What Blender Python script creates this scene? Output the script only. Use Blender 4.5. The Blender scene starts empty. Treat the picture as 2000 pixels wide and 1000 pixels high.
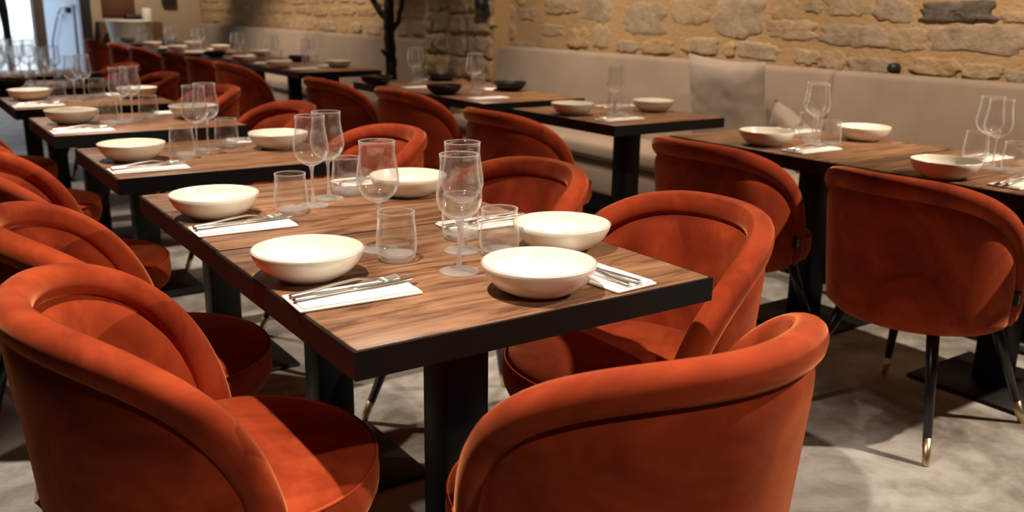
import bpy, bmesh, math, random
import numpy as np
from mathutils import Vector, Matrix, noise
R = math.radians
random.seed(7)
scene = bpy.context.scene
C = scene.collection

# ------------------------------------------------------------------ camera
PITCH, ROLL, YAW, FPX, CAM_Z = 0.2643, -0.014, 0.6006, 1791.9, 1.2438
F = Vector((math.sin(YAW)*math.cos(PITCH), math.cos(YAW)*math.cos(PITCH), -math.sin(PITCH)))
Rt = Vector((math.cos(YAW), -math.sin(YAW), 0)); Dn = F.cross(Rt)
Rr = Rt*math.cos(ROLL) + Dn*math.sin(ROLL); Dr = Dn*math.cos(ROLL) - Rt*math.sin(ROLL)
cam_data = bpy.data.cameras.new('camera'); cam = bpy.data.objects.new('camera', cam_data); C.objects.link(cam)
cam.matrix_world = Matrix(((Rr.x, -Dr.x, -F.x, 0), (Rr.y, -Dr.y, -F.y, 0), (Rr.z, -Dr.z, -F.z, CAM_Z), (0, 0, 0, 1)))
cam_data.sensor_width = 36; cam_data.lens = FPX/2000*36
cam_data.clip_start = .05; cam_data.clip_end = 100
cam_data.dof.use_dof = True; cam_data.dof.focus_distance = 1.75; cam_data.dof.aperture_fstop = 4.2
scene.camera = cam

# ------------------------------------------------------------------ daylight outside, exposure
w = bpy.data.worlds.new('daylight'); scene.world = w; w.use_nodes = True
w.node_tree.nodes['Background'].inputs[0].default_value = (.80, .90, 1, 1)
w.node_tree.nodes['Background'].inputs[1].default_value = 2.4
vs = scene.view_settings
vs.view_transform = 'Standard'; vs.look = 'None'; vs.exposure = 0.0; vs.gamma = 1; vs.use_curve_mapping = False
scene.cycles.sample_clamp_indirect = 6
scene.cycles.blur_glossy = .5
scene.cycles.max_bounces = 14; scene.cycles.transmission_bounces = 12; scene.cycles.transparent_max_bounces = 16
scene.cycles.use_denoising = True

# ceiling spot lamps: (x, y, aim x, aim y, watts, half beam degrees, colour)
WARM = (1, .87, .72)
WARM2 = (1, .83, .65)
SPOTS = [
    (.35, 1.35, .72, 1.45, 330, 31), (.45, 3.2, .80, 3.1, 330, 31),
    (.45, 4.9, .80, 4.7, 330, 31), (.40, 7.0, .8, 7.0, 130, 40),
    (3.85, .05, 2.65, .95, 520, 40), (2.9, 3.3, 2.9, 3.3, 150, 40),
    (2.9, 5.0, 2.9, 4.9, 140, 40), (2.9, 7.3, 2.9, 7.4, 110, 40),
    (2.6, 10.3, 2.9, 10.6, 220, 42), (.75, -1.0, .85, .62, 120, 17),  # second entry is an unseen fill added for the nearest chair's back
    (2.7, 2.0, 4.05, 2.2, 260, 44), (2.7, 4.3, 4.05, 4.7, 230, 44),  # wall washes, unseen lamps added to lighten the stone
    (2.8, 9.0, 4.05, 9.4, 220, 46), (2.9, 12.4, 3.3, 14.2, 180, 50),  # further unseen washes, added to lighten the far walls
]

# ------------------------------------------------------------------ materials
def mat(name):
    m = bpy.data.materials.new(name); m.use_nodes = True
    nt = m.node_tree; b = nt.nodes['Principled BSDF']
    return m, nt, b
def node(nt, kind, **kw):
    n = nt.nodes.new(kind)
    for k, v in kw.items(): setattr(n, k, v)
    return n
def ramp(nt, stops, fac):
    r = nt.nodes.new('ShaderNodeValToRGB'); e = r.color_ramp.elements
    while len(e) < len(stops): e.new(.5)
    for i, (p, c) in enumerate(stops): e[i].position = p; e[i].color = (*c, 1)
    nt.links.new(fac, r.inputs[0]); return r.outputs[0]
def coords(nt, scale=(1, 1, 1), kind='Object', rnd=False):
    t = nt.nodes.new('ShaderNodeTexCoord'); mp = nt.nodes.new('ShaderNodeMapping')
    mp.inputs['Scale'].default_value = scale
    nt.links.new(t.outputs[kind], mp.inputs[0])
    if rnd:
        o = nt.nodes.new('ShaderNodeObjectInfo'); mu = nt.nodes.new('ShaderNodeMath'); mu.operation = 'MULTIPLY'; mu.inputs[1].default_value = 13
        nt.links.new(o.outputs['Random'], mu.inputs[0]); nt.links.new(mu.outputs[0], mp.inputs['Location'])
    return mp.outputs[0]
def noisetex(nt, vec, scale, detail=4, rough=.55, dist=0):
    n = nt.nodes.new('ShaderNodeTexNoise'); n.inputs['Scale'].default_value = scale
    n.inputs['Detail'].default_value = detail; n.inputs['Roughness'].default_value = rough; n.inputs['Distortion'].default_value = dist
    nt.links.new(vec, n.inputs['Vector']); return n.outputs[0]
def bump(nt, b, h, strength, dist=.01):
    n = nt.nodes.new('ShaderNodeBump'); n.inputs['Strength'].default_value = strength; n.inputs['Distance'].default_value = dist
    nt.links.new(h, n.inputs['Height']); nt.links.new(n.outputs[0], b.inputs['Normal'])
def simple(name, col, rough=.5, metal=0, spec=.5, coat=0):
    m, nt, b = mat(name); b.inputs['Base Color'].default_value = (*col, 1); b.inputs['Roughness'].default_value = rough
    b.inputs['Metallic'].default_value = metal; b.inputs['Specular IOR Level'].default_value = spec; b.inputs['Coat Weight'].default_value = coat
    return m

# velvet
m, nt, b = mat('rust_velvet'); VELVET = m
v = coords(nt, rnd=True)
nap = noisetex(nt, v, 5, 5, .6, 1.2)
nt.links.new(ramp(nt, [(.32, (.19, .021, .006)), (.52, (.31, .039, .010)), (.70, (.42, .062, .017))], nap), b.inputs['Base Color'])
b.inputs['Roughness'].default_value = .85; b.inputs['Specular IOR Level'].default_value = .12
b.inputs['Sheen Weight'].default_value = .75; b.inputs['Sheen Roughness'].default_value = .35
b.inputs['Sheen Tint'].default_value = (1, .38, .17, 1)
fine = noisetex(nt, v, 90, 2); bump(nt, b, fine, .06, .004)
VELVET_PIPE = simple('rust_piping', (.42, .06, .015), .8, 0, .15)

# walnut
m, nt, b = mat('walnut'); WALNUT = m
v = coords(nt, (1.2, 9, 9), rnd=True)
g1 = noisetex(nt, v, 2.2, 8, .62, 1.6)
v2 = coords(nt, (2, 60, 60), rnd=True); g2 = noisetex(nt, v2, 4, 4, .6)
mx = node(nt, 'ShaderNodeMath', operation='MULTIPLY_ADD'); nt.links.new(g2, mx.inputs[0]); mx.inputs[1].default_value = .28; nt.links.new(g1, mx.inputs[2])
nt.links.new(ramp(nt, [(.42, (.050, .020, .010)), (.53, (.12, .052, .025)), (.63, (.215, .102, .052)), (.78, (.32, .165, .088))], mx.outputs[0]), b.inputs['Base Color'])
b.inputs['Roughness'].default_value = .38; b.inputs['Specular IOR Level'].default_value = .35
bump(nt, b, g2, .05, .002)

STEEL_BLACK = simple('black_steel', (.007, .0065, .0065), .5, 0, .22)
LEG_BLACK = simple('black_lacquer', (.010, .010, .011), .3, 0, .5)
BRASS = simple('brass', (.74, .60, .36), .35, 1)
CHROME = simple('cutlery_steel', (.82, .80, .77), .30, 1)
CREAM = simple('cream_glaze', (.84, .79, .67), .22, 0, .5, .2)
CREAM_RIM = simple('rim_glaze', (.34, .26, .19), .35)
BLACKBOWL = simple('black_stoneware', (.016, .014, .013), .4)
TAG = simple('tag_black', (.02, .02, .022), .6)
TAGMARK = simple('tag_mark', (.5, .5, .5), .6)
STITCH = simple('napkin_print', (.45, .20, .12), .9)

m, nt, b = mat('napkin_paper'); NAPKIN = m
b.inputs['Base Color'].default_value = (.84, .81, .76, 1); b.inputs['Roughness'].default_value = .9
bump(nt, b, noisetex(nt, coords(nt), 160, 2), .12, .002)

m, nt, b = mat('clear_glass_lit_edges'); GLASS = m
out = nt.nodes['Material Output']; nt.nodes.remove(b)
gl = node(nt, 'ShaderNodeBsdfGlass'); gl.inputs['IOR'].default_value = 1.47; gl.inputs['Roughness'].default_value = 0; gl.inputs['Color'].default_value = (1, 1, 1, 1)
tr = node(nt, 'ShaderNodeBsdfTransparent'); tr.inputs[0].default_value = (.985, .985, .985, 1)
gs = node(nt, 'ShaderNodeBsdfGlossy'); gs.inputs['Roughness'].default_value = .06; gs.inputs['Color'].default_value = (1, 1, 1, 1)
lw = node(nt, 'ShaderNodeLayerWeight'); lw.inputs[0].default_value = .5
pw_ = node(nt, 'ShaderNodeMath', operation='POWER'); nt.links.new(lw.outputs['Facing'], pw_.inputs[0]); pw_.inputs[1].default_value = 4
fr = node(nt, 'ShaderNodeMath', operation='MULTIPLY_ADD'); nt.links.new(pw_.outputs[0], fr.inputs[0]); fr.inputs[1].default_value = .95; fr.inputs[2].default_value = .016
thin = node(nt, 'ShaderNodeMixShader'); nt.links.new(fr.outputs[0], thin.inputs[0]); nt.links.new(tr.outputs[0], thin.inputs[1]); df = node(nt, 'ShaderNodeBsdfTranslucent'); df.inputs[0].default_value = (1, 1, 1, 1); d2 = node(nt, 'ShaderNodeBsdfDiffuse'); d2.inputs[0].default_value = (1, 1, 1, 1)  # white scatter at grazing angles stands in for bright glass outlines
dd = node(nt, 'ShaderNodeMixShader'); nt.links.new(df.outputs[0], dd.inputs[1]); nt.links.new(d2.outputs[0], dd.inputs[2])
gd = node(nt, 'ShaderNodeMixShader'); gd.inputs[0].default_value = .45; nt.links.new(gs.outputs[0], gd.inputs[1]); nt.links.new(dd.outputs[0], gd.inputs[2])
nt.links.new(gd.outputs[0], thin.inputs[2])
mix = node(nt, 'ShaderNodeMixShader'); mix.inputs[0].default_value = .92
nt.links.new(gl.outputs[0], mix.inputs[1]); nt.links.new(thin.outputs[0], mix.inputs[2]); nt.links.new(mix.outputs[0], out.inputs['Surface'])

m, nt, b = mat('solid_glass_brightened'); GLASS2 = m
out = nt.nodes['Material Output']; nt.nodes.remove(b)
gl = node(nt, 'ShaderNodeBsdfGlass'); gl.inputs['IOR'].default_value = 1.5; gl.inputs['Roughness'].default_value = .02
df = node(nt, 'ShaderNodeBsdfTranslucent'); df.inputs[0].default_value = (1, 1, 1, 1)
tr = node(nt, 'ShaderNodeBsdfTransparent')
m1 = node(nt, 'ShaderNodeMixShader'); m1.inputs[0].default_value = .24; nt.links.new(gl.outputs[0], m1.inputs[1])
d2 = node(nt, 'ShaderNodeBsdfDiffuse'); d2.inputs[0].default_value = (1, 1, 1, 1); m0 = node(nt, 'ShaderNodeMixShader'); nt.links.new(df.outputs[0], m0.inputs[1]); nt.links.new(d2.outputs[0], m0.inputs[2]); nt.links.new(m0.outputs[0], m1.inputs[2])  # white mixed in so stems, feet and rims look lit
m2 = node(nt, 'ShaderNodeMixShader'); m2.inputs[0].default_value = .35; nt.links.new(m1.outputs[0], m2.inputs[1]); nt.links.new(tr.outputs[0], m2.inputs[2])
nt.links.new(m2.outputs[0], out.inputs['Surface'])

def linen(name, c1, c2):
    m, nt, b = mat(name)
    v = coords(nt, (1, 1, 1)); n1 = noisetex(nt, v, 5, 4); 
    vv = coords(nt, (260, 260, 40)); n2 = noisetex(nt, vv, 1, 2)
    nt.links.new(ramp(nt, [(.3, c1), (.7, c2)], n1), b.inputs['Base Color'])
    b.inputs['Roughness'].default_value = .95; b.inputs['Specular IOR Level'].default_value = .1; b.inputs['Sheen Weight'].default_value = .15
    bump(nt, b, n2, .25, .003); return m
LINEN = linen('taupe_linen', (.27, .20, .147), (.32, .24, .178))
LINEN2 = linen('pillow_linen', (.31, .245, .195), (.36, .285, .23))

m, nt, b = mat('concrete_floor'); FLOOR = m
v = coords(nt); n1 = noisetex(nt, v, 1.6, 8, .62, .9); n2 = noisetex(nt, v, 6.5, 6, .65, .5)
mx = node(nt, 'ShaderNodeMath', operation='MULTIPLY_ADD'); nt.links.new(n2, mx.inputs[0]); mx.inputs[1].default_value = .6; nt.links.new(n1, mx.inputs[2])
nt.links.new(ramp(nt, [(.60, (.15, .125, .10)), (.74, (.29, .265, .235)), (.88, (.45, .43, .40)), (1, (.55, .535, .51))], mx.outputs[0]), b.inputs['Base Color'])
b.inputs['Roughness'].default_value = .55; b.inputs['Specular IOR Level'].default_value = .3
bump(nt, b, n2, .08, .004)

m, nt, b = mat('sandy_mortar'); MORTAR = m
v = coords(nt); n1 = noisetex(nt, v, 3, 6); n2 = noisetex(nt, v, 45, 5, .7)
nt.links.new(ramp(nt, [(.3, (.42, .26, .12)), (.7, (.54, .35, .175))], n1), b.inputs['Base Color']); b.inputs['Roughness'].default_value = .95
bump(nt, b, n2, .7, .02)
def stone_mat(name, a, bb, c):
    m, nt, b = mat(name); v = coords(nt, rnd=True); n1 = noisetex(nt, v, 9, 8, .68, .6); n2 = noisetex(nt, v, 38, 6, .7)
    nt.links.new(ramp(nt, [(.28, a), (.5, bb), (.72, c)], n1), b.inputs['Base Color']); b.inputs['Roughness'].default_value = .92
    bump(nt, b, n2, .8, .018); return m
STONES = [stone_mat('limestone_grey', (.27, .185, .115), (.40, .295, .195), (.50, .38, .265)),
          stone_mat('limestone_cream', (.33, .215, .115), (.45, .32, .185), (.54, .40, .25)),
          stone_mat('limestone_ochre', (.36, .22, .10), (.47, .305, .155), (.54, .37, .20))]
STONE_DARK = stone_mat('limestone_dark', (.075, .058, .047), (.14, .108, .085), (.24, .185, .135))
m, nt, b = mat('beige_plaster'); PLASTER = m
v = coords(nt); n1 = noisetex(nt, v, 2, 4)
nt.links.new(ramp(nt, [(.3, (.36, .27, .18)), (.7, (.43, .33, .23))], n1), b.inputs['Base Color']); b.inputs['Roughness'].default_value = .9
CEILING = simple('ceiling_paint', (.17, .145, .12), .9)
DARKFRAME = simple('dark_frame', (.012, .013, .016), .5)
BARK, nt, b = mat('dark_bark')
v = coords(nt, (1, 1, .4)); n1 = noisetex(nt, v, 30, 6, .7)
nt.links.new(ramp(nt, [(.3, (.010, .008, .006)), (.7, (.030, .022, .016))], n1), b.inputs['Base Color']); b.inputs['Roughness'].default_value = .95; bump(nt, b, n1, .8, .02)
OUTWALL = simple('outside_wall_daylight_blue', (.30, .36, .45), .8)  # daylight's blue cast is put into the white wall's colour
OUTGROUND = simple('outside_paving', (.5, .52, .54), .9)
GREYMETAL = simple('grey_metal', (.25, .27, .30), .4, .6)
BROWNWOOD = simple('brown_panel', (.14, .06, .03), .5)
SPOTLENS, nt, b = mat('lamp_lens'); b.inputs['Emission Color'].default_value = (*WARM, 1); b.inputs['Emission Strength'].default_value = 12

# ------------------------------------------------------------------ mesh helpers
def link(name, me, material, parent=None):
    o = bpy.data.objects.new(name, me); C.objects.link(o)
    if material and not me.materials: me.materials.append(material)
    if parent is not None: o.parent = parent
    return o
def mesh(name, V, Fc, smooth=True):
    me = bpy.data.meshes.new(name); me.from_pydata([tuple(map(float, p)) for p in V], [], Fc); me.update()
    bm = bmesh.new(); bm.from_mesh(me); bmesh.ops.remove_doubles(bm, verts=bm.verts, dist=1e-6); bmesh.ops.recalc_face_normals(bm, faces=bm.faces); bm.to_mesh(me); bm.free()
    if smooth: me.shade_smooth()
    return me
class MB:
    def __init__(s): s.V = []; s.F = []
    def add(s, V, Fc):
        n = len(s.V); s.V += [tuple(p) for p in V]; s.F += [tuple(i+n for i in f) for f in Fc]; return s
    def box(s, x0, x1, y0, y1, z0, z1):
        return s.add([(x0,y0,z0),(x1,y0,z0),(x1,y1,z0),(x0,y1,z0),(x0,y0,z1),(x1,y0,z1),(x1,y1,z1),(x0,y1,z1)],
                     [(0,3,2,1),(4,5,6,7),(0,1,5,4),(1,2,6,5),(2,3,7,6),(3,0,4,7)])
    def grid(s, rows, closeu=False, capa=False, capb=False):
        n = len(rows[0]); V = [p for r in rows for p in r]; Fc = []
        for i in range(len(rows)-1):
            for j in range(n if closeu else n-1):
                a = i*n+j; bq = i*n+(j+1) % n; Fc.append((a, bq, bq+n, a+n))
        if capa: Fc.append(tuple(range(n))[::-1])
        if capb: Fc.append(tuple(range((len(rows)-1)*n, len(rows)*n)))
        return s.add(V, Fc)
    def tube(s, pts, rad, seg=10, cap=True):
        pts = [Vector(p) for p in pts]; rows = []; up = None
        for i, p in enumerate(pts):
            t = (pts[min(i+1, len(pts)-1)]-pts[max(i-1, 0)]).normalized()
            if up is None: up = Vector((0,0,1)) if abs(t.z) < .9 else Vector((1,0,0))
            a = t.cross(up).normalized(); bq = a.cross(t).normalized(); up = bq
            r = rad[i] if hasattr(rad, '__len__') else rad
            rows.append([p+a*(r*math.cos(2*math.pi*k/seg))+bq*(r*math.sin(2*math.pi*k/seg)) for k in range(seg)])
        return s.grid(rows, True, cap, cap)
    def lathe(s, prof, seg=48, rib=None):
        rows = []
        for k, (r, z, *e) in enumerate(prof):
            amp = e[0] if e else 0
            rows.append([((r+amp*math.cos(rib*a))*math.cos(a), (r+amp*math.cos(rib*a))*math.sin(a), z) for a in (2*math.pi*j/seg for j in range(seg))] if rib else
                        [(r*math.cos(a), r*math.sin(a), z) for a in (2*math.pi*j/seg for j in range(seg))])
        return s.grid(rows, True, prof[0][0] > 1e-5, prof[-1][0] > 1e-5)
    def mesh(s, name, smooth=False): return mesh(name, s.V, s.F, smooth)
def boxmesh(name, x0, x1, y0, y1, z0, z1, bev=.0, seg=2):
    me = MB().box(x0, x1, y0, y1, z0, z1).mesh(name)
    if bev:
        bm = bmesh.new(); bm.from_mesh(me); bmesh.ops.bevel(bm, geom=bm.edges[:], offset=bev, segments=seg, profile=.5, affect='EDGES'); bm.to_mesh(me); bm.free(); me.shade_smooth()
    return me
def tag(o, label=None, cat=None, group=None, kind=None):
    if label: o['label'] = label
    if cat: o['category'] = cat
    if group: o['group'] = group
    if kind: o['kind'] = kind
    return o
def empty(name, loc, rz=0):
    o = bpy.data.objects.new(name, None); C.objects.link(o); o.empty_display_size = .1
    o.location = loc; o.rotation_euler = (0, 0, rz); return o
def struct(name, me, m, label=None):
    o = link(name, me, m); o['kind'] = 'structure'
    if label: o['label'] = label
    return o
def copy_tree(o, parent=None):
    c = o.copy(); C.objects.link(c); c.parent = parent
    for ch in list(o.children): copy_tree(ch, c)
    return c

# ------------------------------------------------------------------ room shell
WX = 4.08; WB = 14.2; CE = 3.0; WL = -3.2; WF = -3.6
struct('floor', boxmesh('floor', WL-.2, WX+.3, WF-.2, WB+.35, -.1, 0), FLOOR, 'mottled grey concrete floor')
struct('ceiling', boxmesh('ceiling', WL-.2, WX+.3, WF-.2, WB+.35, CE, CE+.1), CEILING, 'dark beige ceiling')
struct('wall_left', boxmesh('wall_left', WL-.15, WL, WF, WB, 0, CE), PLASTER, 'plain beige side wall')
struct('wall_front', boxmesh('wall_front', WL, WX, WF-.15, WF, 0, CE), PLASTER, 'plain beige wall behind the room')
wr = struct('wall_right', boxmesh('wall_right', WX, WX+.25, WF, WB, 0, CE), MORTAR, 'rubble stone wall with sandy mortar')

def stone_mesh(name, hw, hh, depth, seed):
    """an irregular, nearly flush rubble stone lying on the plane x = 0, proud towards -x"""
    rows = []; rnd = random.Random(seed); off = Vector((rnd.uniform(0, 50), rnd.uniform(0, 50), rnd.uniform(0, 50)))
    ph = [rnd.uniform(0, 6.28) for _ in range(3)]; sl = rnd.uniform(-.5, .5)
    seg = 30
    for k, (rr, dd) in enumerate(((1.02, -.5), (1, .05), (.96, .5), (.88, .85), (.70, 1), (.46, 1), (.2, 1))):
        row = []
        for j in range(seg):
            a = 2*math.pi*j/seg; ca, sa = math.cos(a), math.sin(a)
            n = 4.5; q = (abs(ca)**n+abs(sa)**n)**(-1/n)
            e = Vector((ca*2.2, sa*2.2, 0))+off
            wob = 1+.05*math.sin(2*a+ph[0])+.24*noise.noise(e)+.20*noise.noise(e*2.7)+.14*noise.noise(e*6)
            y = hw*q*ca*wob*rr; z = hh*q*sa*wob*rr
            d = depth*dd*(1+.35*sl*sa)
            nz = noise.noise(Vector((y*10, z*13, 0))+off)*depth*.55+noise.noise(Vector((y*28, z*34, 3))+off)*depth*.40+noise.noise(Vector((y*60, z*70, 3))+off)*depth*.2
            row.append((-(d+nz*(0, .3, .8, 1, 1, 1, 1)[k]), y, z))
        rows.append(row)
    mb = MB(); mb.grid(rows, True, False, True); return mb.mesh(name, True)
# stones that can be read off the photograph: (pixel box) cast on the wall plane
def ray(px, py):
    d = Rr*((px-1000)/FPX)+Dr*((py-500)/FPX)+F; return d
def on_x(px, py, X):
    d = ray(px, py); t = X/d.x; return Vector((X, d.y*t, CAM_Z+d.z*t))
def on_z(px, py, Z):
    d = ray(px, py); t = (Z-CAM_Z)/d.z; return Vector((d.x*t, d.y*t, Z))
PB = [(1222,4,1300,70),(1312,-6,1384,48),(1396,-6,1488,74),(1506,-8,1560,38),(1500,38,1596,80),(1574,2,1608,24),(1612,-8,1704,32),(1710,-6,1780,44),
      (1800,2,1944,44),(1956,24,2010,44),(1606,46,1732,94),(1738,54,1812,100),(1812,50,2010,104),(1252,78,1316,106),(1336,74,1408,106),(1440,82,1520,118),
      (1552,96,1600,126),(1656,112,1740,144),(1784,112,1872,150),(1880,124,1960,156),(1966,138,2012,164),(1065,-8,1135,28),(1138,-6,1195,42),
      (1108,55,1150,95),(1158,50,1190,94),(1015,15,1045,40),(1058,48,1100,70),(1206,78,1244,104),(1415,82,1436,112),(1604,98,1650,138),(984,50,1010,78),(975,10,1005,38),(1000,82,1050,96)]
used = []
nst = 0
def place_stone(y0, y1, z0, z1, X, m, seed, depth):
    o = link('stone', stone_mesh('stone', (y1-y0)/2, (z1-z0)/2, depth, seed), m, wr)
    o.location = (X, (y0+y1)/2, (z0+z1)/2); used.append((y0, y1, z0, z1))
for i, (a, bq, c, d) in enumerate(PB):
    p = on_x(a, (bq+d)/2, WX); q = on_x(c, (bq+d)/2, WX); t = on_x((a+c)/2, bq, WX); u = on_x((a+c)/2, d, WX)
    dark = (a == 1800)
    place_stone(q.y, p.y, u.z, t.z, WX, STONE_DARK if dark else STONES[[0,1,0,2,1,0,1,0,2,1][i % 10]], i, .016 if dark else random.uniform(.006, .013))
def fill(y0, y1, z0, z1, X, smin, smax, seed, limit):
    rnd = random.Random(seed); z = z0; n = 0
    while z < z1:
        hgt = rnd.uniform(.085, .15); y = y0+rnd.uniform(-.1, .1)
        while y < y1:
            L = rnd.uniform(smin, smax); h = hgt*rnd.uniform(.75, 1.05); zz = z+rnd.uniform(-.015, .015)
            box = (y, min(y+L, y1), zz, zz+h)
            if box[1]-box[0] > .09 and not any(box[0] < u_[1]+.01 and box[1] > u_[0]-.01 and box[2] < u_[3]+.005 and box[3] > u_[2]-.005 for u_ in used):
                place_stone(*box, X, rnd.choice(STONES[1:]), rnd.randint(0, 99999), rnd.uniform(.005, .012)); n += 1
            y += L+rnd.uniform(.03, .09)
        z += hgt+rnd.uniform(.02, .04)
fill(1.0, 5.95, .98, 1.66, WX, .14, .36, 3, 0); fill(1.0, 5.95, .97, 1.35, WX, .09, .16, 21, 0)
fill(7.15, 14.1, .98, 1.5, WX, .2, .5, 5, 0)
# the pier between the two banquettes, of rougher blocks
PX = 3.93
pier = struct('trim_1', boxmesh('trim_1', PX, WX, 6.02, 7.10, 0, CE), MORTAR, 'stone pier between the two banquettes')
rnd = random.Random(11); z = .35
while z < 1.75:
    h = rnd.uniform(.13, .22); y = 6.03
    while y < 7.05:
        L = min(rnd.uniform(.22, .42), 7.09-y)
        if L > .08:
            o = link('stone', stone_mesh('stone', L/2, h/2, rnd.uniform(.015, .035), rnd.randint(0, 9999)), rnd.choice(STONES), pier); o.location = (PX, y+L/2, z+h/2)
        y += L+.015
    z += h+.018

# end wall with the glazed opening to the street
struct('wall_back', boxmesh('wall_back', 2.57, WX+.25, WB, WB+.25, 0, CE), PLASTER, 'beige plaster end wall')
struct('wall_back_left', boxmesh('wall_back_left', WL, .2, WB, WB+.25, 0, CE), PLASTER, 'beige end wall left of the opening')
struct('wall_back_lintel', boxmesh('wall_back_lintel', .2, 2.57, WB, WB+.25, 2.5, CE), PLASTER, 'lintel over the street opening')
d1 = struct('door_1', MB().box(2.43, 2.569, WB-.06, WB+.1, 0, 2.5).box(.2, 2.57, WB-.04, WB+.08, 2.4, 2.5).mesh('door_1'), DARKFRAME, 'black frame of the street opening')
link('stile', MB().tube([(1.52, WB, 0), (1.51, WB, .9), (1.50, WB, 1.1), (1.47, WB, 1.25), (1.49, WB, 1.5), (1.49, WB, 2.45)], [.05, .05, .06, .08, .07, .06], 10).mesh('stile', True), DARKFRAME, d1)
struct('trim_2', boxmesh('trim_2', 1.86, 1.985, WB-.05, WB+.3, 0, 2.5, .01), simple('brown_stone', (.16, .12, .10), .9), 'brown stone jamb of the street opening')
struct('trim_3', boxmesh('trim_3', 2.5, 2.7, WB+.3, 18.2, 0, 3.4), OUTWALL, 'reveal beyond the opening, coloured daylit pale blue')
struct('ground_outside', boxmesh('ground_outside', -6, 9, WB+.36, 40, -.2, -.02), OUTGROUND, 'pale paving outside')
o = link('handrail', MB().tube([(2.44, 16.9, .0), (2.44, 16.9, .62), (2.44, 16.3, .95), (2.44, 15.9, 1.12), (2.44, 15.6, 1.18), (2.44, 14.7, 1.18)], .02, 8).tube([(2.44, 16.1, 1.03), (2.44, 15.6, 1.03)], .014, 6).tube([(2.44, 14.7, 1.18), (2.44, 14.7, .0)], .02, 8).mesh('handrail', True), GREYMETAL)
tag(o, 'thin grey metal handrail slanting across the pale blue panel', 'handrail')
t = empty('outdoor_round_thing', (2.5, 15.3, 1.13)); tag(t, 'dark round thing on the pale blue wall outside', 'lamp')  # unidentified dark round thing, built as a small unlit disc
link('round_body', MB().lathe([(.0, 0), (.05, 0), (.06, .03), (.05, .07), (0, .08)], 20).mesh('round_body', True), DARKFRAME, t).rotation_euler = (0, R(-90), 0)

# ------------------------------------------------------------------ banquettes
def soft_panel(name, y0, y1, x0, x1, z0, z1, lean=0, bev=.035):
    """upholstered slab; lean shifts the top towards +x"""
    nu = max(6, int((y1-y0)/.18)); me = boxmesh(name, x0, x1, y0, y1, z0, z1, bev, 4)
    for vtx in me.vertices:
        vtx.co.x += lean*(vtx.co.z-z0)/(z1-z0)
    me.update(); return me
def banquette(loc_y0, loc_y1, splits, label):
    t = empty('banquette', (3.5, (loc_y0+loc_y1)/2, 0)); oy = (loc_y0+loc_y1)/2
    tag(t, label, 'banquette', 'linen banquettes along the stone wall')
    link('plinth', boxmesh('plinth', .12, .55, loc_y0-oy+.03, loc_y1-oy-.03, 0, .165), STEEL_BLACK, t)
    e = [loc_y0]+splits+[loc_y1]
    for a, bq in zip(e[:-1], e[1:]):
        link('seat_front', soft_panel('seat_front', a-oy+.002, bq-oy-.002, .02, .30, .165, .36, 0, .012), LINEN, t)
        link('seat_cushion', soft_panel('seat_cushion', a-oy+.003, bq-oy-.003, 0, .46, .362, .47, 0, .035), LINEN, t)
        link('back_panel', soft_panel('back_panel', a-oy+.004, bq-oy-.004, .37, .475, .40, .965, .065, .03), LINEN, t)
    return t
banquette(-1.2, 5.98, [.6, 2.95], 'taupe linen banquette nearest the camera with two loose pillows')
banquette(7.12, 13.85, [9.8], 'farther taupe linen banquette beyond the tree trunk')
def pillow(name, s, th, seed, label, loc, rot):
    n = 22; rows = []; mb = MB()
    def pt(i, j, sg):
        u = -1+2*i/n; v_ = -1+2*j/n
        e = max(0, (1-u**4)*(1-v_**4))**.5
        k = 1-.07*(1-abs(u)**2)*abs(v_)**3; k2 = 1-.07*(1-abs(v_)**2)*abs(u)**3
        bulge = th*e*(1+.12*noise.noise(Vector((u*2+seed, v_*2, sg))))+.006*noise.noise(Vector((u*6, v_*6+seed, sg)))
        return (u*s*k2, v_*s*k, sg*bulge)
    for sg in (1, -1):
        mb.grid([[pt(i, j, sg) for j in range(n+1)] for i in range(n+1)])
    o = link(name, mb.mesh(name, True), LINEN2); o.location = loc; o.rotation_euler = rot
    return tag(o, label, 'pillow', 'loose pillows on the banquette')
pillow('pillow', .275, .075, 1, 'large square beige pillow propped upright against the banquette', (3.80, 3.50, .735), (R(90+10), R(2), R(-90)))
pillow('pillow', .20, .06, 5, 'small beige pillow tipped over beside the large one', (3.80, 3.02, .56), (R(90+22), R(28), R(-90)))

# ------------------------------------------------------------------ dining chair
TM = R(103); ZB, ZT = .37, .777
def r_at(z): return .245+max(0, (z-.36))/.44*.036
def ztop(th):
    u = min(1, abs(th)/TM); return ZB+(ZT-ZB)*math.sqrt(max(0, 1-u**3.0))
def cyl(th, r, z): return Vector((-r*math.cos(th), r*math.sin(th)*1.03, z))
dense = []
for k in range(-600, 601):
    a = math.pi/2*k/600; u = abs(math.sin(a))**(2/3.0); th = math.copysign(u*TM, a); z = ZB+(ZT-ZB)*math.cos(a)
    dense.append((th, z))
acc = [0]
for p, q in zip(dense[:-1], dense[1:]): acc.append(acc[-1]+(cyl(q[0], .27, q[1])-cyl(p[0], .27, p[1])).length)
NP = 64; RIM = []
for k in range(NP+1):
    s = acc[-1]*k/NP; RIM.append(dense[min(range(len(acc)), key=lambda i: abs(acc[i]-s))])
RIMXY = np.array([(t*.27, z) for t, z in dense])
def dist_rim(th, z):
    d = RIMXY-np.array((th*.27, z)); return float(np.sqrt((d**2).sum(1).min()))
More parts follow.
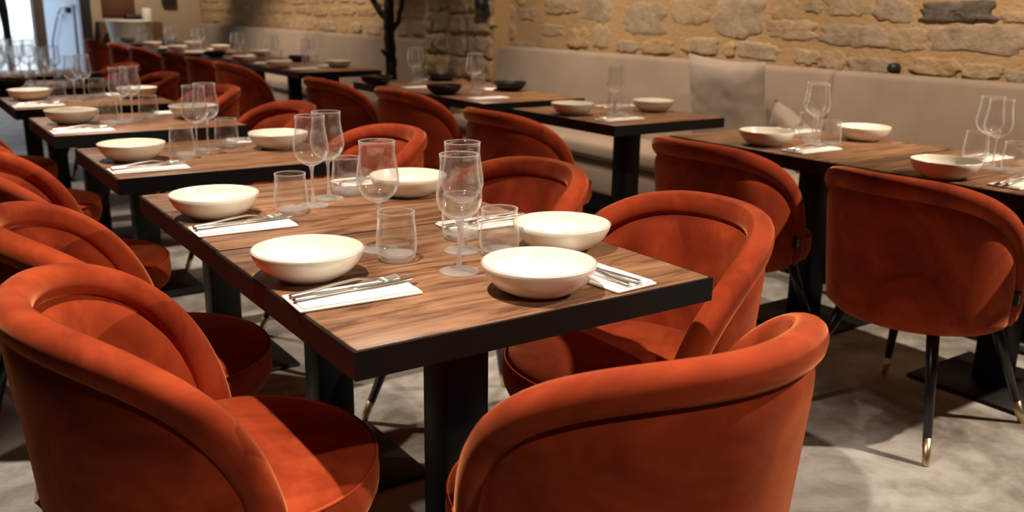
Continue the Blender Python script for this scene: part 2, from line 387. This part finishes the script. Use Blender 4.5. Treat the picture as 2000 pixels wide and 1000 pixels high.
def make_chair():
    t = empty('dining_chair', (0, 0, 0))
    # outer shell
    rows = []
    nth, nz = 56, 16
    for i in range(nth+1):
        th = TM*(-1+2*i/nth)*.995; zt = ztop(th); row = []
        for j in range(nz+1):
            vv = j/nz; z = .352+(zt-.352)*vv; d = dist_rim(th, z)
            puff = .024*(1-math.exp(-max(0, d-.020)/.014))
            low = max(0, 1-(z-.352)/.03); r = r_at(z)+puff-.002-.03*low**2*(1 if d > .03 else .4)
            row.append(cyl(th, r, z))
        rows.append(row)
    link('outer_shell', MB().grid(rows).mesh('outer_shell', True), VELVET, t)
    # inner pad
    rows = []
    for i in range(nth+1):
        th = TM*(-1+2*i/nth)*.99; zt = ztop(th); row = []
        for j in range(nz+1):
            vv = j/nz; z = .40+(zt-.40)*vv; d = dist_rim(th, z)
            puff = .024*(1-math.exp(-max(0, d-.022)/.018))
            row.append(cyl(th, r_at(z)-.012-puff, z))
        rows.append(row)
    link('inner_pad', MB().grid(rows).mesh('inner_pad', True), VELVET, t)
    # padded rim roll
    pts = [cyl(th, r_at(z), z) for th, z in RIM]; rows = []; seg = 16
    for i, p in enumerate(pts):
        T = (pts[min(i+1, NP)]-pts[max(i-1, 0)]).normalized(); th = RIM[i][0]
        O = Vector((-math.cos(th), math.sin(th), -.10)); O = (O-T*O.dot(T)).normalized(); B = T.cross(O)
        endk = min(i, NP-i); sc = (.55, .86, .97, 1)[min(endk, 3)]
        row = []
        for k in range(seg):
            a = 2*math.pi*k/seg; ca, sa = math.cos(a), math.sin(a); n = 2.35
            q = (abs(ca)**n+abs(sa)**n)**(-1/n)
            row.append(p+O*(.030*q*ca*sc)+B*(.031*q*sa*sc))
        rows.append(row)
    link('rim_roll', MB().grid(rows, True, True, True).mesh('rim_roll', True), VELVET, t)
    # seat cushion
    def rs(phi):
        c = math.cos(phi); k = .5-.5*c   # 0 front, 1 back
        return .286-.052*k*k*(3-2*k)
    prof = [(.0, .362), (.55, .362), (.90, .362), (.965, .372), (1, .395), (1.006, .42), (.998, .440), (.985, .452), (.955, .462), (.86, .470), (.65, .476), (.35, .479), (0.0, .480)]
    rows = []; sg = 56
    for f_, z in prof:
        rows.append([(.012+rs(a)*f_*math.cos(a), rs(a)*f_*math.sin(a), z) for a in (2*math.pi*k/sg for k in range(sg))])
    seat = link('seat_cushion', MB().grid(rows, True).mesh('seat_cushion', True), VELVET, t)
    loop = [(.012+rs(a)*.99*math.cos(a), rs(a)*.99*math.sin(a), .4525) for a in (2*math.pi*k/64*.64-2.0*math.pi*.32 for k in range(65))]
    link('piping', MB().tube(loop, .0038, 6).mesh('piping', True), VELVET_PIPE, seat)
    # legs
    for sx, sy in ((1, 1), (1, -1), (-1, 1), (-1, -1)):
        a = Vector((sx*.155, sy*.15, .368)); f_ = Vector((sx*.262, sy*.245, 0)); k = a.lerp(f_, .80)
        lg = link('leg', MB().tube([a, a.lerp(f_, .4), k], [.0185, .0155, .0125], 12).mesh('leg', True), LEG_BLACK, t)
        cap = link('brass_tip', MB().tube([k, k.lerp(f_, .95), f_], [.0127, .0108, .009], 12).mesh('brass_tip', True), BRASS, lg)
        cap['label'] = 'brass sleeve at the foot of the leg'
    # sewn-in tag by the front end of the shell
    th = -R(95); p = cyl(th, r_at(.46)+.026, .46); lab = MB(); u = Vector((math.sin(th), math.cos(th), 0))*-1; nrm = Vector((-math.cos(th), math.sin(th), 0))
    q = [p-u*.011, p+u*.011]
    lab.add([q[0]+nrm*.002-Vector((0,0,.02)), q[1]+nrm*.002-Vector((0,0,.02)), q[1]+nrm*.002+Vector((0,0,.02)), q[0]+nrm*.002+Vector((0,0,.02)),
             q[0]-nrm*.02-Vector((0,0,.02)), q[1]-nrm*.02-Vector((0,0,.02)), q[1]-nrm*.02+Vector((0,0,.02)), q[0]-nrm*.02+Vector((0,0,.02))],
            [(0,1,2,3),(7,6,5,4),(0,4,5,1),(1,5,6,2),(2,6,7,3),(3,7,4,0)])
    tg = link('fabric_tag', lab.mesh('fabric_tag'), TAG, t); tg['label'] = 'small black sewn-in fabric tag'
    mk = MB()
    for dz in (-.008, .006):
        for s in (1, -1):
            c0 = p+nrm*.0026+Vector((0, 0, dz))
            a0 = c0-u*.005*s-Vector((0,0,.005)); a1 = c0+u*.005*s+Vector((0,0,.005)); wd = Vector((0,0,.0022))
            mk.add([a0-wd, a1-wd, a1+wd, a0+wd], [(0,1,2,3)])
    link('tag_print', mk.mesh('tag_print'), TAGMARK, tg)
    return t
CHAIR = make_chair()
first = [True]
def chair(x, y, rz, label, group):
    if first[0]: o = CHAIR; first[0] = False
    else: o = copy_tree(CHAIR)
    o.location = (x, y, 0); o.rotation_euler = (0, 0, R(rz)); return tag(o, label, 'chair', group)

# ------------------------------------------------------------------ tables
TH = .75
def make_table(sx, sy, px=0, py=0):
    t = empty('dining_table', (0, 0, 0)); fr = .006
    hx, hy = sx/2, sy/2
    top = link('table_top', boxmesh('table_top', -hx+fr, hx-fr, -hy+fr, hy-fr, TH-.03, TH, .0015, 1), WALNUT, t)
    mb = MB(); z0, z1 = TH-.048, TH-.002
    mb.box(-hx, hx, -hy, -hy+fr, z0, z1).box(-hx, hx, hy-fr, hy, z0, z1).box(-hx, -hx+fr, -hy+fr, hy-fr, z0, z1).box(hx-fr, hx, -hy+fr, hy-fr, z0, z1)
    link('edge_band', mb.mesh('edge_band'), STEEL_BLACK, t)
    link('underframe', boxmesh('underframe', -.28+px, .24+px, -.05+py, .05+py, TH-.046, TH-.031), STEEL_BLACK, t)
    link('column', boxmesh('column', px-.05, px+.05, py-.05, py+.05, .012, TH-.046, .004, 1), STEEL_BLACK, t)
    link('base_plate', boxmesh('base_plate', px-.2, px+.2, py-.2, py+.2, 0, .014, .003, 1), STEEL_BLACK, t)
    return t
TM_ = make_table(.75, .676); TQ_ = make_table(.69, .81, .09, 0)
tf = {'M': True, 'Q': True}
def table(kind, x, y, label):
    src = TM_ if kind == 'M' else TQ_
    if tf[kind]: o = src; tf[kind] = False
    else: o = copy_tree(src)
    o.location = (x, y, 0); return tag(o, label, 'table', 'middle row tables' if kind == 'M' else 'banquette tables')

# ------------------------------------------------------------------ tableware
def make_bowl(m, rim):
    prof = [(.0, .004), (.045, .004), (.050, 0), (.056, 0), (.060, .004), (.080, .014), (.094, .029), (.1015, .044), (.1045, .0545)]
    inner = [(.1005, .0545), (.0975, .044), (.090, .030), (.076, .0175), (.055, .0105), (.03, .0085), (0, .008)]
    t = link('bowl', MB().lathe(prof+[(.1038, .0562), (.1015, .0562)]+inner, 56).mesh('bowl', True), m)
    if rim: link('rim', MB().tube([(.1026*math.cos(a), .1026*math.sin(a), .0558) for a in (2*math.pi*k/56 for k in range(57))], .0012, 6, False).mesh('rim', True), CREAM_RIM, t)['label'] = 'thin brown line along the rim'
    return t
BOWL = make_bowl(CREAM, True); BOWLB = make_bowl(BLACKBOWL, False)
# wine glass
foot_ = [(0, 0), (.036, 0), (.0385, .0012), (.0375, .0026), (.025, .0045), (.010, .008), (0, .009)]
stem_ = [(0, .0075), (.0085, .0082), (.0050, .014), (.0036, .03), (.0033, .06), (.0038, .088), (.0062, .099), (.0085, .1030), (0, .1034)]
bo = [(.022, .109, .0), (.032, .117, .0003), (.0395, .128, .0003), (.0435, .142, .0003), (.0435, .156, .0003), (.0412, .172, .0003), (.0382, .190, .0003), (.0362, .206, .0003), (.0362, .218, .0003), (.0372, .2285, 0)]
bi = [(.0365, .2285, 0), (.0354, .218, 0), (.0353, .206, 0), (.0372, .190, 0), (.0402, .172, 0), (.0425, .156, 0), (.0425, .142, 0), (.0384, .129, 0), (.030, .1185, 0), (.018, .1115, 0), (.008, .1085, 0), (0, .1075, 0)]
WINE = empty('wine_glass', (0, 0, 0))
link('cup', MB().lathe([(0, .1036, 0), (.012, .1046, 0)]+bo+bi, 60, 20).mesh('cup', True), GLASS, WINE)
link('stem', MB().lathe(stem_, 16).mesh('stem', True), GLASS2, WINE)
link('foot', MB().lathe(foot_, 48).mesh('foot', True), GLASS2, WINE)
def ringmesh(r, z, t): return MB().tube([(r*math.cos(a), r*math.sin(a), z) for a in (2*math.pi*k/56 for k in range(57))], t, 6, False).mesh('rim', True)  # extra ring that brightens the lip of a glass
link('rim', ringmesh(.0368, .2286, .0009), GLASS2, WINE)
to = [(0, .0015, 0), (.022, .0015, 0), (.026, 0, 0), (.031, .002, .0003), (.036, .008, .0003), (.0395, .018, .0003), (.041, .032, .0003), (.0405, .05, .0003), (.0385, .07, .0003), (.0368, .086, .0003), (.0366, .094, .0003), (.0374, .1, 0)]
ti = [(.0366, .1, 0), (.0358, .094, 0), (.0359, .086, 0), (.0375, .07, 0), (.0394, .05, 0), (.0398, .032, 0), (.038, .020, 0), (.033, .0125, 0), (.022, .009, 0), (0, .008, 0)]
TUMB = empty('tumbler', (0, 0, 0))
link('body', MB().lathe(to+ti, 60, 15).mesh('body', True), GLASS, TUMB)
link('thick_base', MB().lathe([(0, .0085), (.020, .0092), (.030, .0118), (.0345, .0155), (.029, .0150), (.018, .0128), (0, .012)], 40).mesh('thick_base', True), GLASS2, TUMB)  # extra disc inside the bottom, added for sparkle
link('rim', ringmesh(.037, .1001, .0009), GLASS2, TUMB)
# folded napkin: length along +x from 0, width along y
def make_napkin():
    t = link('napkin', boxmesh('napkin', 0, .225, -.05, .05, 0, .006, .0028, 2), NAPKIN)
    link('top_fold', boxmesh('top_fold', .006, .222, -.046, .032, .0058, .0088, .0013, 1), NAPKIN, t)
    for k in range(3): link('printed_line', boxmesh('printed_line', .085+.022*k, .097+.022*k, -.040, -.0392, .0086, .00895), STITCH, t)
    return t
NAPK = make_napkin()
def sweep(path):   # (x, y-centre, half width, z, half thickness)
    rows = []
    for x, y, hw, z, ht in path:
        rows.append([(x, y-hw, z), (x, y-hw*.6, z+ht), (x, y+hw*.6, z+ht), (x, y+hw, z), (x, y+hw*.6, z-ht*.6), (x, y-hw*.6, z-ht*.6)])
    return rows
def make_fork():
    mb = MB()
    mb.grid(sweep([(0, 0, .005, .003, .0015), (.004, 0, .0085, .003, .002), (.05, 0, .0075, .006, .002), (.09, 0, .0045, .011, .002), (.125, 0, .0032, .014, .002), (.145, 0, .006, .012, .0015), (.158, 0, .0115, .008, .001), (.172, 0, .0125, .0055, .001)]), True, True, True)
    for k in range(4):
        y = -.0102+.0068*k
        mb.grid(sweep([(.171, y, .0022, .0056, .001), (.185, y, .002, .0055, .001), (.200, y, .0017, .0075, .0008), (.211, y*.97, .0010, .0105, .0005)]), True, True, True)
    return link('fork', mb.mesh('fork', True), CHROME)
def make_knife():
    mb = MB()
    mb.grid(sweep([(0, 0, .004, .003, .0015), (.004, 0, .0085, .0035, .0028), (.05, 0, .0075, .004, .003), (.10, 0, .0055, .0042, .003), (.112, 0, .007, .0042, .0042), (.117, 0, .005, .0042, .0028), (.121, 0, .008, .004, .0016), (.15, .001, .0105, .004, .001), (.20, .0015, .0105, .0042, .0009), (.228, .003, .008, .0044, .0008), (.243, .007, .002, .0046, .0006)]), True, True, True)
    return link('knife', mb.mesh('knife', True), CHROME)
FORK = make_fork(); KNIFE = make_knife()
PROTO = {'bowl': BOWL, 'blackbowl': BOWLB, 'wine': WINE, 'tumbler': TUMB, 'napkin': NAPK, 'fork': FORK, 'knife': KNIFE}
fresh = {k: True for k in PROTO}
def put(kind, x, y, z, rz, label, cat, group):
    src = PROTO[kind]
    if fresh[kind]: o = src; fresh[kind] = False
    else: o = copy_tree(src)
    o.location = (x, y, z); o.rotation_euler = (0, 0, R(rz)); return tag(o, label, cat, group)

def setting(tn, side, bx, by, nx, ny, nrz, dark=False, cutlery=True, knap=True):
    """one place: bowl, napkin, fork and knife; nrz = direction the cutlery points"""
    put('blackbowl' if dark else 'bowl', bx, by, TH+.0002, random.uniform(0, 90), ('black bowl' if dark else 'cream bowl')+f' at the {side} place of the {tn}', 'bowl', 'bowls on the tables')
    if not knap: return
    put('napkin', nx, ny, TH+.0002, nrz, f'folded white napkin at the {side} place of the {tn}', 'napkin', 'folded napkins')
    if cutlery:
        a = R(nrz); ux, uy = math.cos(a), math.sin(a); vx, vy = -uy, ux
        put('fork', nx+ux*.004+vx*.018, ny+uy*.004+vy*.018, TH+.0092, nrz+2.5, f'steel fork lying on the napkin at the {side} place of the {tn}', 'fork', 'forks')
        put('knife', nx+ux*.002-vx*.008, ny+uy*.002-vy*.008, TH+.0092, nrz+4.5, f'steel knife lying on the napkin at the {side} place of the {tn}', 'knife', 'knives')
def glasses(tn, cx, cy, tum=((-.10, -.09), (.10, .08)), wine=((-.035, -.03), (.025, .05)), names=('nearer', 'farther')):
    for (dx, dy), nm in zip(tum, names):
        put('tumbler', cx+dx, cy+dy, TH+.0002, random.uniform(0, 60), f'low ribbed tumbler, the {nm} one on the {tn}', 'tumbler', 'water tumblers')
    for (dx, dy), nm in zip(wine, names):
        put('wine', cx+dx, cy+dy, TH+.0002, random.uniform(0, 60), f'stemmed wine glass, the {nm} one on the {tn}', 'wine glass', 'wine glasses')

MX = .902
ordn = ['nearest', 'second', 'third', 'fourth', 'fifth', 'sixth', 'seventh', 'eighth', 'ninth', 'tenth', 'eleventh', 'twelfth']
M_Y = [1.516, 2.194, 3.14, 4.185, 5.225, 6.33, 7.40]
Q_Y = [1.512, 2.325, 3.48, 4.55, 5.365, 7.145, 7.96, 8.90, 10.2, 11.3, 12.6]
QX = 2.985
MN = [f'{ordn[i]} middle-row table' for i in range(7)]
QN = [f'{ordn[i]} banquette table' for i in range(11)]
for i, y in enumerate(M_Y):
    x = MX+(0, .004, .006, -.006, -.016, -.03, -.03)[i]
    table('M', x, y, f'square walnut table with black edge, {ordn[i]} of the middle row')
for i, y in enumerate(Q_Y):
    table('Q', QX, y, f'walnut table with black edge, {ordn[i]} along the banquette')

def rimpos(px0, px1, py): p = on_z((px0+px1)/2, py-.055*(px1-px0), TH+.055); return p.x, p.y
# middle row
ML = [(488,714,497),(328,508,387),(186,327,287),(81,196,221),(8,107,180)]
for i, bb in enumerate(ML):
    x, y = rimpos(*bb)
    yy = (1.432, 2.03, 2.92, 3.93, 5.00)[i]
    setting(MN[i], 'left', x, y, .527+(0, .005, .01, 0, -.01)[i], yy, (-3, -2, -1, -1, -1)[i], False, i < 5)
# right places
x, y = rimpos(1010, 1184, 444); setting(MN[0], 'right', x, y, 1.255, 1.77, 178)
setting(MN[1], 'right', 1.150, 2.18, 1.265, 2.40, 180)
setting(MN[2], 'right', 1.150, 3.16, 1.265, 3.37, 180)
setting(MN[3], 'right', 1.145, 4.20, 1.26, 4.41, 180, False, False)
setting(MN[4], 'right', 1.14, 5.24, 1.25, 5.45, 180, False, False)
x, y = rimpos(935, 1171, 524)
setting(MN[0], 'near end', x, y, 1.095, 1.190, 94)
# glasses of the nearest table
for (px, py), lb in (((775, 508), 'low ribbed tumbler beside the left bowl of the nearest table'), ((899, 466), 'low ribbed tumbler behind the tall glasses of the nearest table'), ((975, 500), 'low ribbed tumbler behind the end bowl of the nearest table')):
    p = on_z(px, py, TH); put('tumbler', p.x, p.y, TH+.0002, random.uniform(0, 60), lb, 'tumbler', 'water tumblers')
for (px, py), lb in (((897, 531), 'frontmost stemmed wine glass on the nearest table'), ((903, 490), 'stemmed wine glass right behind the frontmost one'), ((741, 488), 'stemmed wine glass behind the tumbler by the left bowl')):
    p = on_z(px, py, TH); put('wine', p.x, p.y, TH+.0002, random.uniform(0, 60), lb, 'wine glass', 'wine glasses')
for (px, py), lb in (((570, 418), 'low ribbed tumbler, the nearer one on the '+MN[1]), ((679, 379), 'low ribbed tumbler, the farther one on the '+MN[1])):
    p = on_z(px, py, TH); put('tumbler', p.x, p.y, TH+.0002, random.uniform(0, 60), lb, 'tumbler', 'water tumblers')
for (px, py), lb in (((612, 402), 'stemmed wine glass, the nearer one on the '+MN[1]), ((643, 388), 'stemmed wine glass, the farther one on the '+MN[1])):
    p = on_z(px, py, TH); put('wine', p.x, p.y, TH+.0002, random.uniform(0, 60), lb, 'wine glass', 'wine glasses')
glasses(MN[2], .90, 3.19); glasses(MN[3], .87, 4.19); glasses(MN[4], .86, 5.22, ((-.12, -.06), (.1, .13)))
# the sixth and seventh tables hold crowded glassware
KTH = ['leftmost and near', 'second from the left', 'near and right of centre', 'leftmost and far', 'far and central', 'rightmost']; KTH4 = ['nearest', 'near and to the right', 'rightmost', 'leftmost']
for i, ty in ((5, 6.33), (6, 7.40)):
    spots = [(-.30, -.20), (-.20, -.05), (-.06, -.19), (-.26, .14), (-.10, .10), (.02, -.05)]
    for k, (dx, dy) in enumerate(spots):
        put('wine', MX-.01+dx, ty+dy+.10, TH+.0002, 0, f'stemmed wine glass, {KTH[k]} in the crowd on the {MN[i]}', 'wine glass', f'glasses crowded on the {MN[i]}')
    for k, (dx, dy) in enumerate([(-.14, -.19), (.03, -.22), (.14, .0), (-.30, .13)]):
        put('tumbler', MX-.03+dx, ty+dy-.03, TH+.0002, 0, f'low tumbler, {KTH4[k]} among the crowded glasses on the {MN[i]}', 'tumbler', f'tumblers crowded on the {MN[i]}')
put('blackbowl', .615, 6.10, TH+.0002, 0, f'black bowl at the left edge of the {MN[5]}', 'bowl', 'bowls on the tables')
put('blackbowl', 1.10, 6.42, TH+.0002, 0, f'black bowl at the right edge of the {MN[5]}', 'bowl', 'bowls on the tables')
# banquette row
for i, (bf, bk, dk) in enumerate([((1778,1917,320), None, 0), ((1443,1553,261), (1640,1735,252), 0), ((1075,1162,206), (1237,1315,200), 0), ((835,900,169), (963,1028,163), 1), ((705,765,152), (835,890,145), 1)]):
    x, y = rimpos(*bf); setting(QN[i], 'chair-side', x, y, 2.70, (1.385, 2.16, 3.24, 4.36, 5.15)[i], (2, 0, 0, 0, 0)[i], bool(dk), i < 3)
    if bk:
        x, y = rimpos(*bk); setting(QN[i], 'banquette-side', x, y, 3.30, Q_Y[i]+(.22, .22, .22, .28, .30)[i], 180, bool(dk), i < 3)
    else: setting(QN[i], 'banquette-side', 3.15, 1.32, 3.30, 1.72, 180)
    gx, gy = ((3.03, 1.60), (2.99, 2.28), (2.965, 3.45), (2.95, 4.72), (2.97, 5.50))[i]
    glasses(QN[i], gx, gy, ((-.045, -.095), (.10, .12)), ((-.02, -.01), (.045, .055)))
for i, (yf, yb, df, db) in enumerate([(7.25, 7.16, 0, 0), (8.1, 8.0, 0, 1), (8.95, 9.0, 1, 0), (10.25, 10.3, 0, 0), (11.3, 11.35, 0, 0), (12.6, 12.5, 0, 0)]):
    n = QN[5+i]; setting(n, 'chair-side', 2.68, yf, 2.70, yf-.2, 0, bool(df), False); setting(n, 'banquette-side', 3.15, yb, 3.3, yb+.2, 180, bool(db), False)
    glasses(n, 2.89, Q_Y[5+i]+.03, ((-.045, -.095), (.10, .12)), ((-.02, -.01), (.045, .055)))

# ------------------------------------------------------------------ chairs around the tables
chair(.935, 1.045, 92, 'rust velvet chair at the near end of the nearest table, back to the camera', 'chairs at the middle row')
for i, (x, y, rz) in enumerate([(.40, 1.53, -8), (.42, 2.15, -8), (.42, 3.08, -8), (.41, 4.12, 0), (.40, 5.16, 0)]):
    chair(x, y, rz, f'rust velvet chair on the left of the {MN[i]}', 'chairs at the middle row')
for i, (x, y, rz) in enumerate([(1.385, 1.53, 174), (1.36, 2.16, 180), (1.36, 3.09, 180), (1.36, 4.12, 180), (1.35, 5.16, 180), (1.33, 6.3, 180), (1.33, 7.4, 180)]):
    chair(x, y, rz, f'rust velvet chair on the right of the {MN[i]}', 'chairs at the middle row')
for i, (x, y, rz) in enumerate([(2.58, 1.53, 0), (2.57, 2.30, 0), (2.47, 3.47, 0), (2.60, 4.66, 0), (2.52, 5.52, 0), (2.50, 7.35, 0), (2.50, 8.15, 0), (2.50, 9.0, 0), (2.48, 10.2, 0), (2.48, 11.2, 0), (2.46, 12.5, 0)]):
    chair(x, y, rz, f'rust velvet chair facing the {QN[i]}', 'chairs facing the banquette')

# ------------------------------------------------------------------ tree by the pier
t = empty('potted_tree', (3.50, 6.90, 0)); tag(t, 'dark bare tree trunk standing by the stone pier', 'tree')
link('planter', MB().lathe([(0, 0), (.12, 0), (.15, .36), (.135, .36), (.13, .32), (0, .32)], 28).mesh('planter', True), BLACKBOWL, t)
def wob(pts, rad, seed, amp=.012):
    P_ = []; Rd = []
    n = len(pts)
    for i in range((n-1)*5+1):
        k = min(i//5, n-2); f_ = i/5-k; p = Vector(pts[k]).lerp(Vector(pts[k+1]), f_)
        nz = Vector((noise.noise(Vector((i*.5, seed, 0))), noise.noise(Vector((i*.5, seed, 9))), 0))*amp
        P_.append(p+nz); Rd.append((rad[k]*(1-f_)+rad[k+1]*f_)*(1+.16*noise.noise(Vector((i*.8, seed, 4)))))
    return P_, Rd
tk = link('trunk', MB().tube(*wob([(0, 0, .3), (.0, .0, .7), (.0, .02, .95), (-.01, .01, 1.16), (.0, .0, 1.45), (.03, -.05, 2.0), (.0, .05, 2.6)], [.058, .046, .043, .044, .034, .026, .012], 3), 12).mesh('trunk', True), BARK, t)
link('branch', MB().tube(*wob([(-.01, .01, 1.13), (-.06, .06, 1.20), (-.09, .10, 1.27), (-.2, .2, 1.6), (-.3, .35, 2.2)], [.03, .027, .025, .02, .01], 5, .006), 10).mesh('branch', True), BARK, tk)
link('branch', MB().tube(*wob([(.0, .0, 1.04), (.045, -.05, 1.12), (.065, -.08, 1.27), (.12, -.15, 1.6), (.2, -.3, 2.1)], [.022, .021, .019, .016, .008], 8, .006), 10).mesh('branch', True), BARK, tk)
link('branch', MB().tube([(-.02, .0, .86), (-.06, .02, .885), (-.075, .025, .90)], [.03, .02, .012], 8).mesh('branch', True), BARK, tk)

# ------------------------------------------------------------------ small things on the walls and at the far end
p = on_x(1745, 133, WX-.03)
o = link('wall_plug', MB().lathe([(0, 0), (.024, 0), (.026, .02), (.022, .045), (0, .05)], 18).mesh('wall_plug', True), DARKFRAME); o.rotation_euler = (0, R(-90), 0); o.location = (WX-.005, p.y, p.z)
tag(o, 'small round black plug on the stone wall above the banquette', 'plug')
p = on_x(945, 12, PX-.04)
t = empty('wall_lamp', (PX-.045, p.y, p.z+.02)); tag(t, 'slim black wall lamp on the stone pier', 'lamp')
link('backplate', boxmesh('backplate', -.005, .04, -.045, .045, -.11, .16, .012, 2), DARKFRAME, t)
link('lamp_head', MB().lathe([(0, 0), (.05, 0), (.055, .03), (.04, .06), (0, .07)], 18).mesh('lamp_head', True), DARKFRAME, t).rotation_euler = (0, R(-90), 0)
t = empty('cream_planter', (2.93, 13.55, 0)); tag(t, 'large cream tapered tub at the end of the banquette row', 'tub')
link('tub', MB().lathe([(0, .5), (.22, .5), (.25, .7), (.30, .99), (.31, 1.01), (.28, 1.01), (.24, .75), (0, .72)], 32).mesh('tub', True), CREAM, t)
link('stand', MB().lathe([(0, 0), (.2, 0), (.2, .5), (0, .5)], 24).mesh('stand', True), STEEL_BLACK, t)
o = link('console_cabinet', MB().box(2.62, 3.45, 13.9, 14.19, 0, .98).mesh('console_cabinet'), BROWNWOOD); tag(o, 'low dark cabinet against the end wall behind the cream tub', 'cabinet')
o = link('wall_panel', boxmesh('wall_panel', 2.72, 3.16, WB-.03, WB, 1.05, 1.9, .005, 1), BROWNWOOD); tag(o, 'brown wooden panel on the end wall above the cabinet', 'panel')
o = link('pillar_candle', MB().lathe([(0, 0), (.065, 0), (.068, .01), (.068, .17), (.06, .185), (0, .18)], 24).mesh('pillar_candle', True), CREAM); o.location = (3.27, 14.0, .981); tag(o, 'thick cream candle standing on the dark cabinet', 'candle')
o = link('black_box', boxmesh('black_box', 2.98, 3.19, 13.95, 14.1, .981, 1.08, .02, 3), DARKFRAME); tag(o, 'low black box beside the candle on the cabinet', 'box')
o = link('end_wall_lamp', boxmesh('end_wall_lamp', 3.53, 3.72, WB-.1, WB-.001, 1.22, 1.40, .015, 2), DARKFRAME); tag(o, 'small black wall lamp high on the plaster end wall', 'speaker')  # plain unlit box shape for the little wall lamp

# ------------------------------------------------------------------ ceiling spots (unseen fixtures with their lights; chair fill and wall washes are added)
for i, (x, y, ax, ay, pw, half) in enumerate(SPOTS):
    where = ['over the nearest middle-row table', 'over the third middle-row table', 'over the fifth middle-row table', 'over the crowded glasses', 'near the right rear corner', 'over the third banquette table', 'over the fifth banquette table', 'over the sixth banquette table', 'over the ninth banquette table', 'added behind the camera to light the nearest chair', 'added to wash the near stone wall', 'added to wash the stone wall by the pillows', 'added to wash the farther stone wall', 'added to wash the plaster end wall'][i]
    d = (Vector((ax, ay, .75 if i < 10 else 1.45))-Vector((x, y, CE-.14))).normalized(); q = d.to_track_quat('-Z', 'Y')
    t = empty('ceiling_spot', (x, y, CE-.14)); tag(t, f'black ceiling spotlight {where}', 'spotlight', 'ceiling spotlights')
    t.rotation_mode = 'QUATERNION'
    hd = link('lamp_can', MB().lathe([(.05, -.02), (.052, .0), (.05, .10), (.02, .12), (0, .12)], 20).mesh('lamp_can', True), LEG_BLACK, t); hd.rotation_mode = 'QUATERNION'; hd.rotation_quaternion = q
    link('stem', MB().tube([(0, 0, .09), (0, 0, .139)], .01, 8).mesh('stem', True), LEG_BLACK, t)
    L = bpy.data.lights.new('spot', 'SPOT'); L.energy = pw; L.color = WARM if i < 4 or i == 9 else WARM2; L.spot_size = R(half*2); L.spot_blend = .7; L.shadow_soft_size = .035
    lo = bpy.data.objects.new('spot_light', L); C.objects.link(lo); lo.parent = t; lo.location = d*.03; lo.rotation_mode = 'QUATERNION'; lo.rotation_quaternion = q
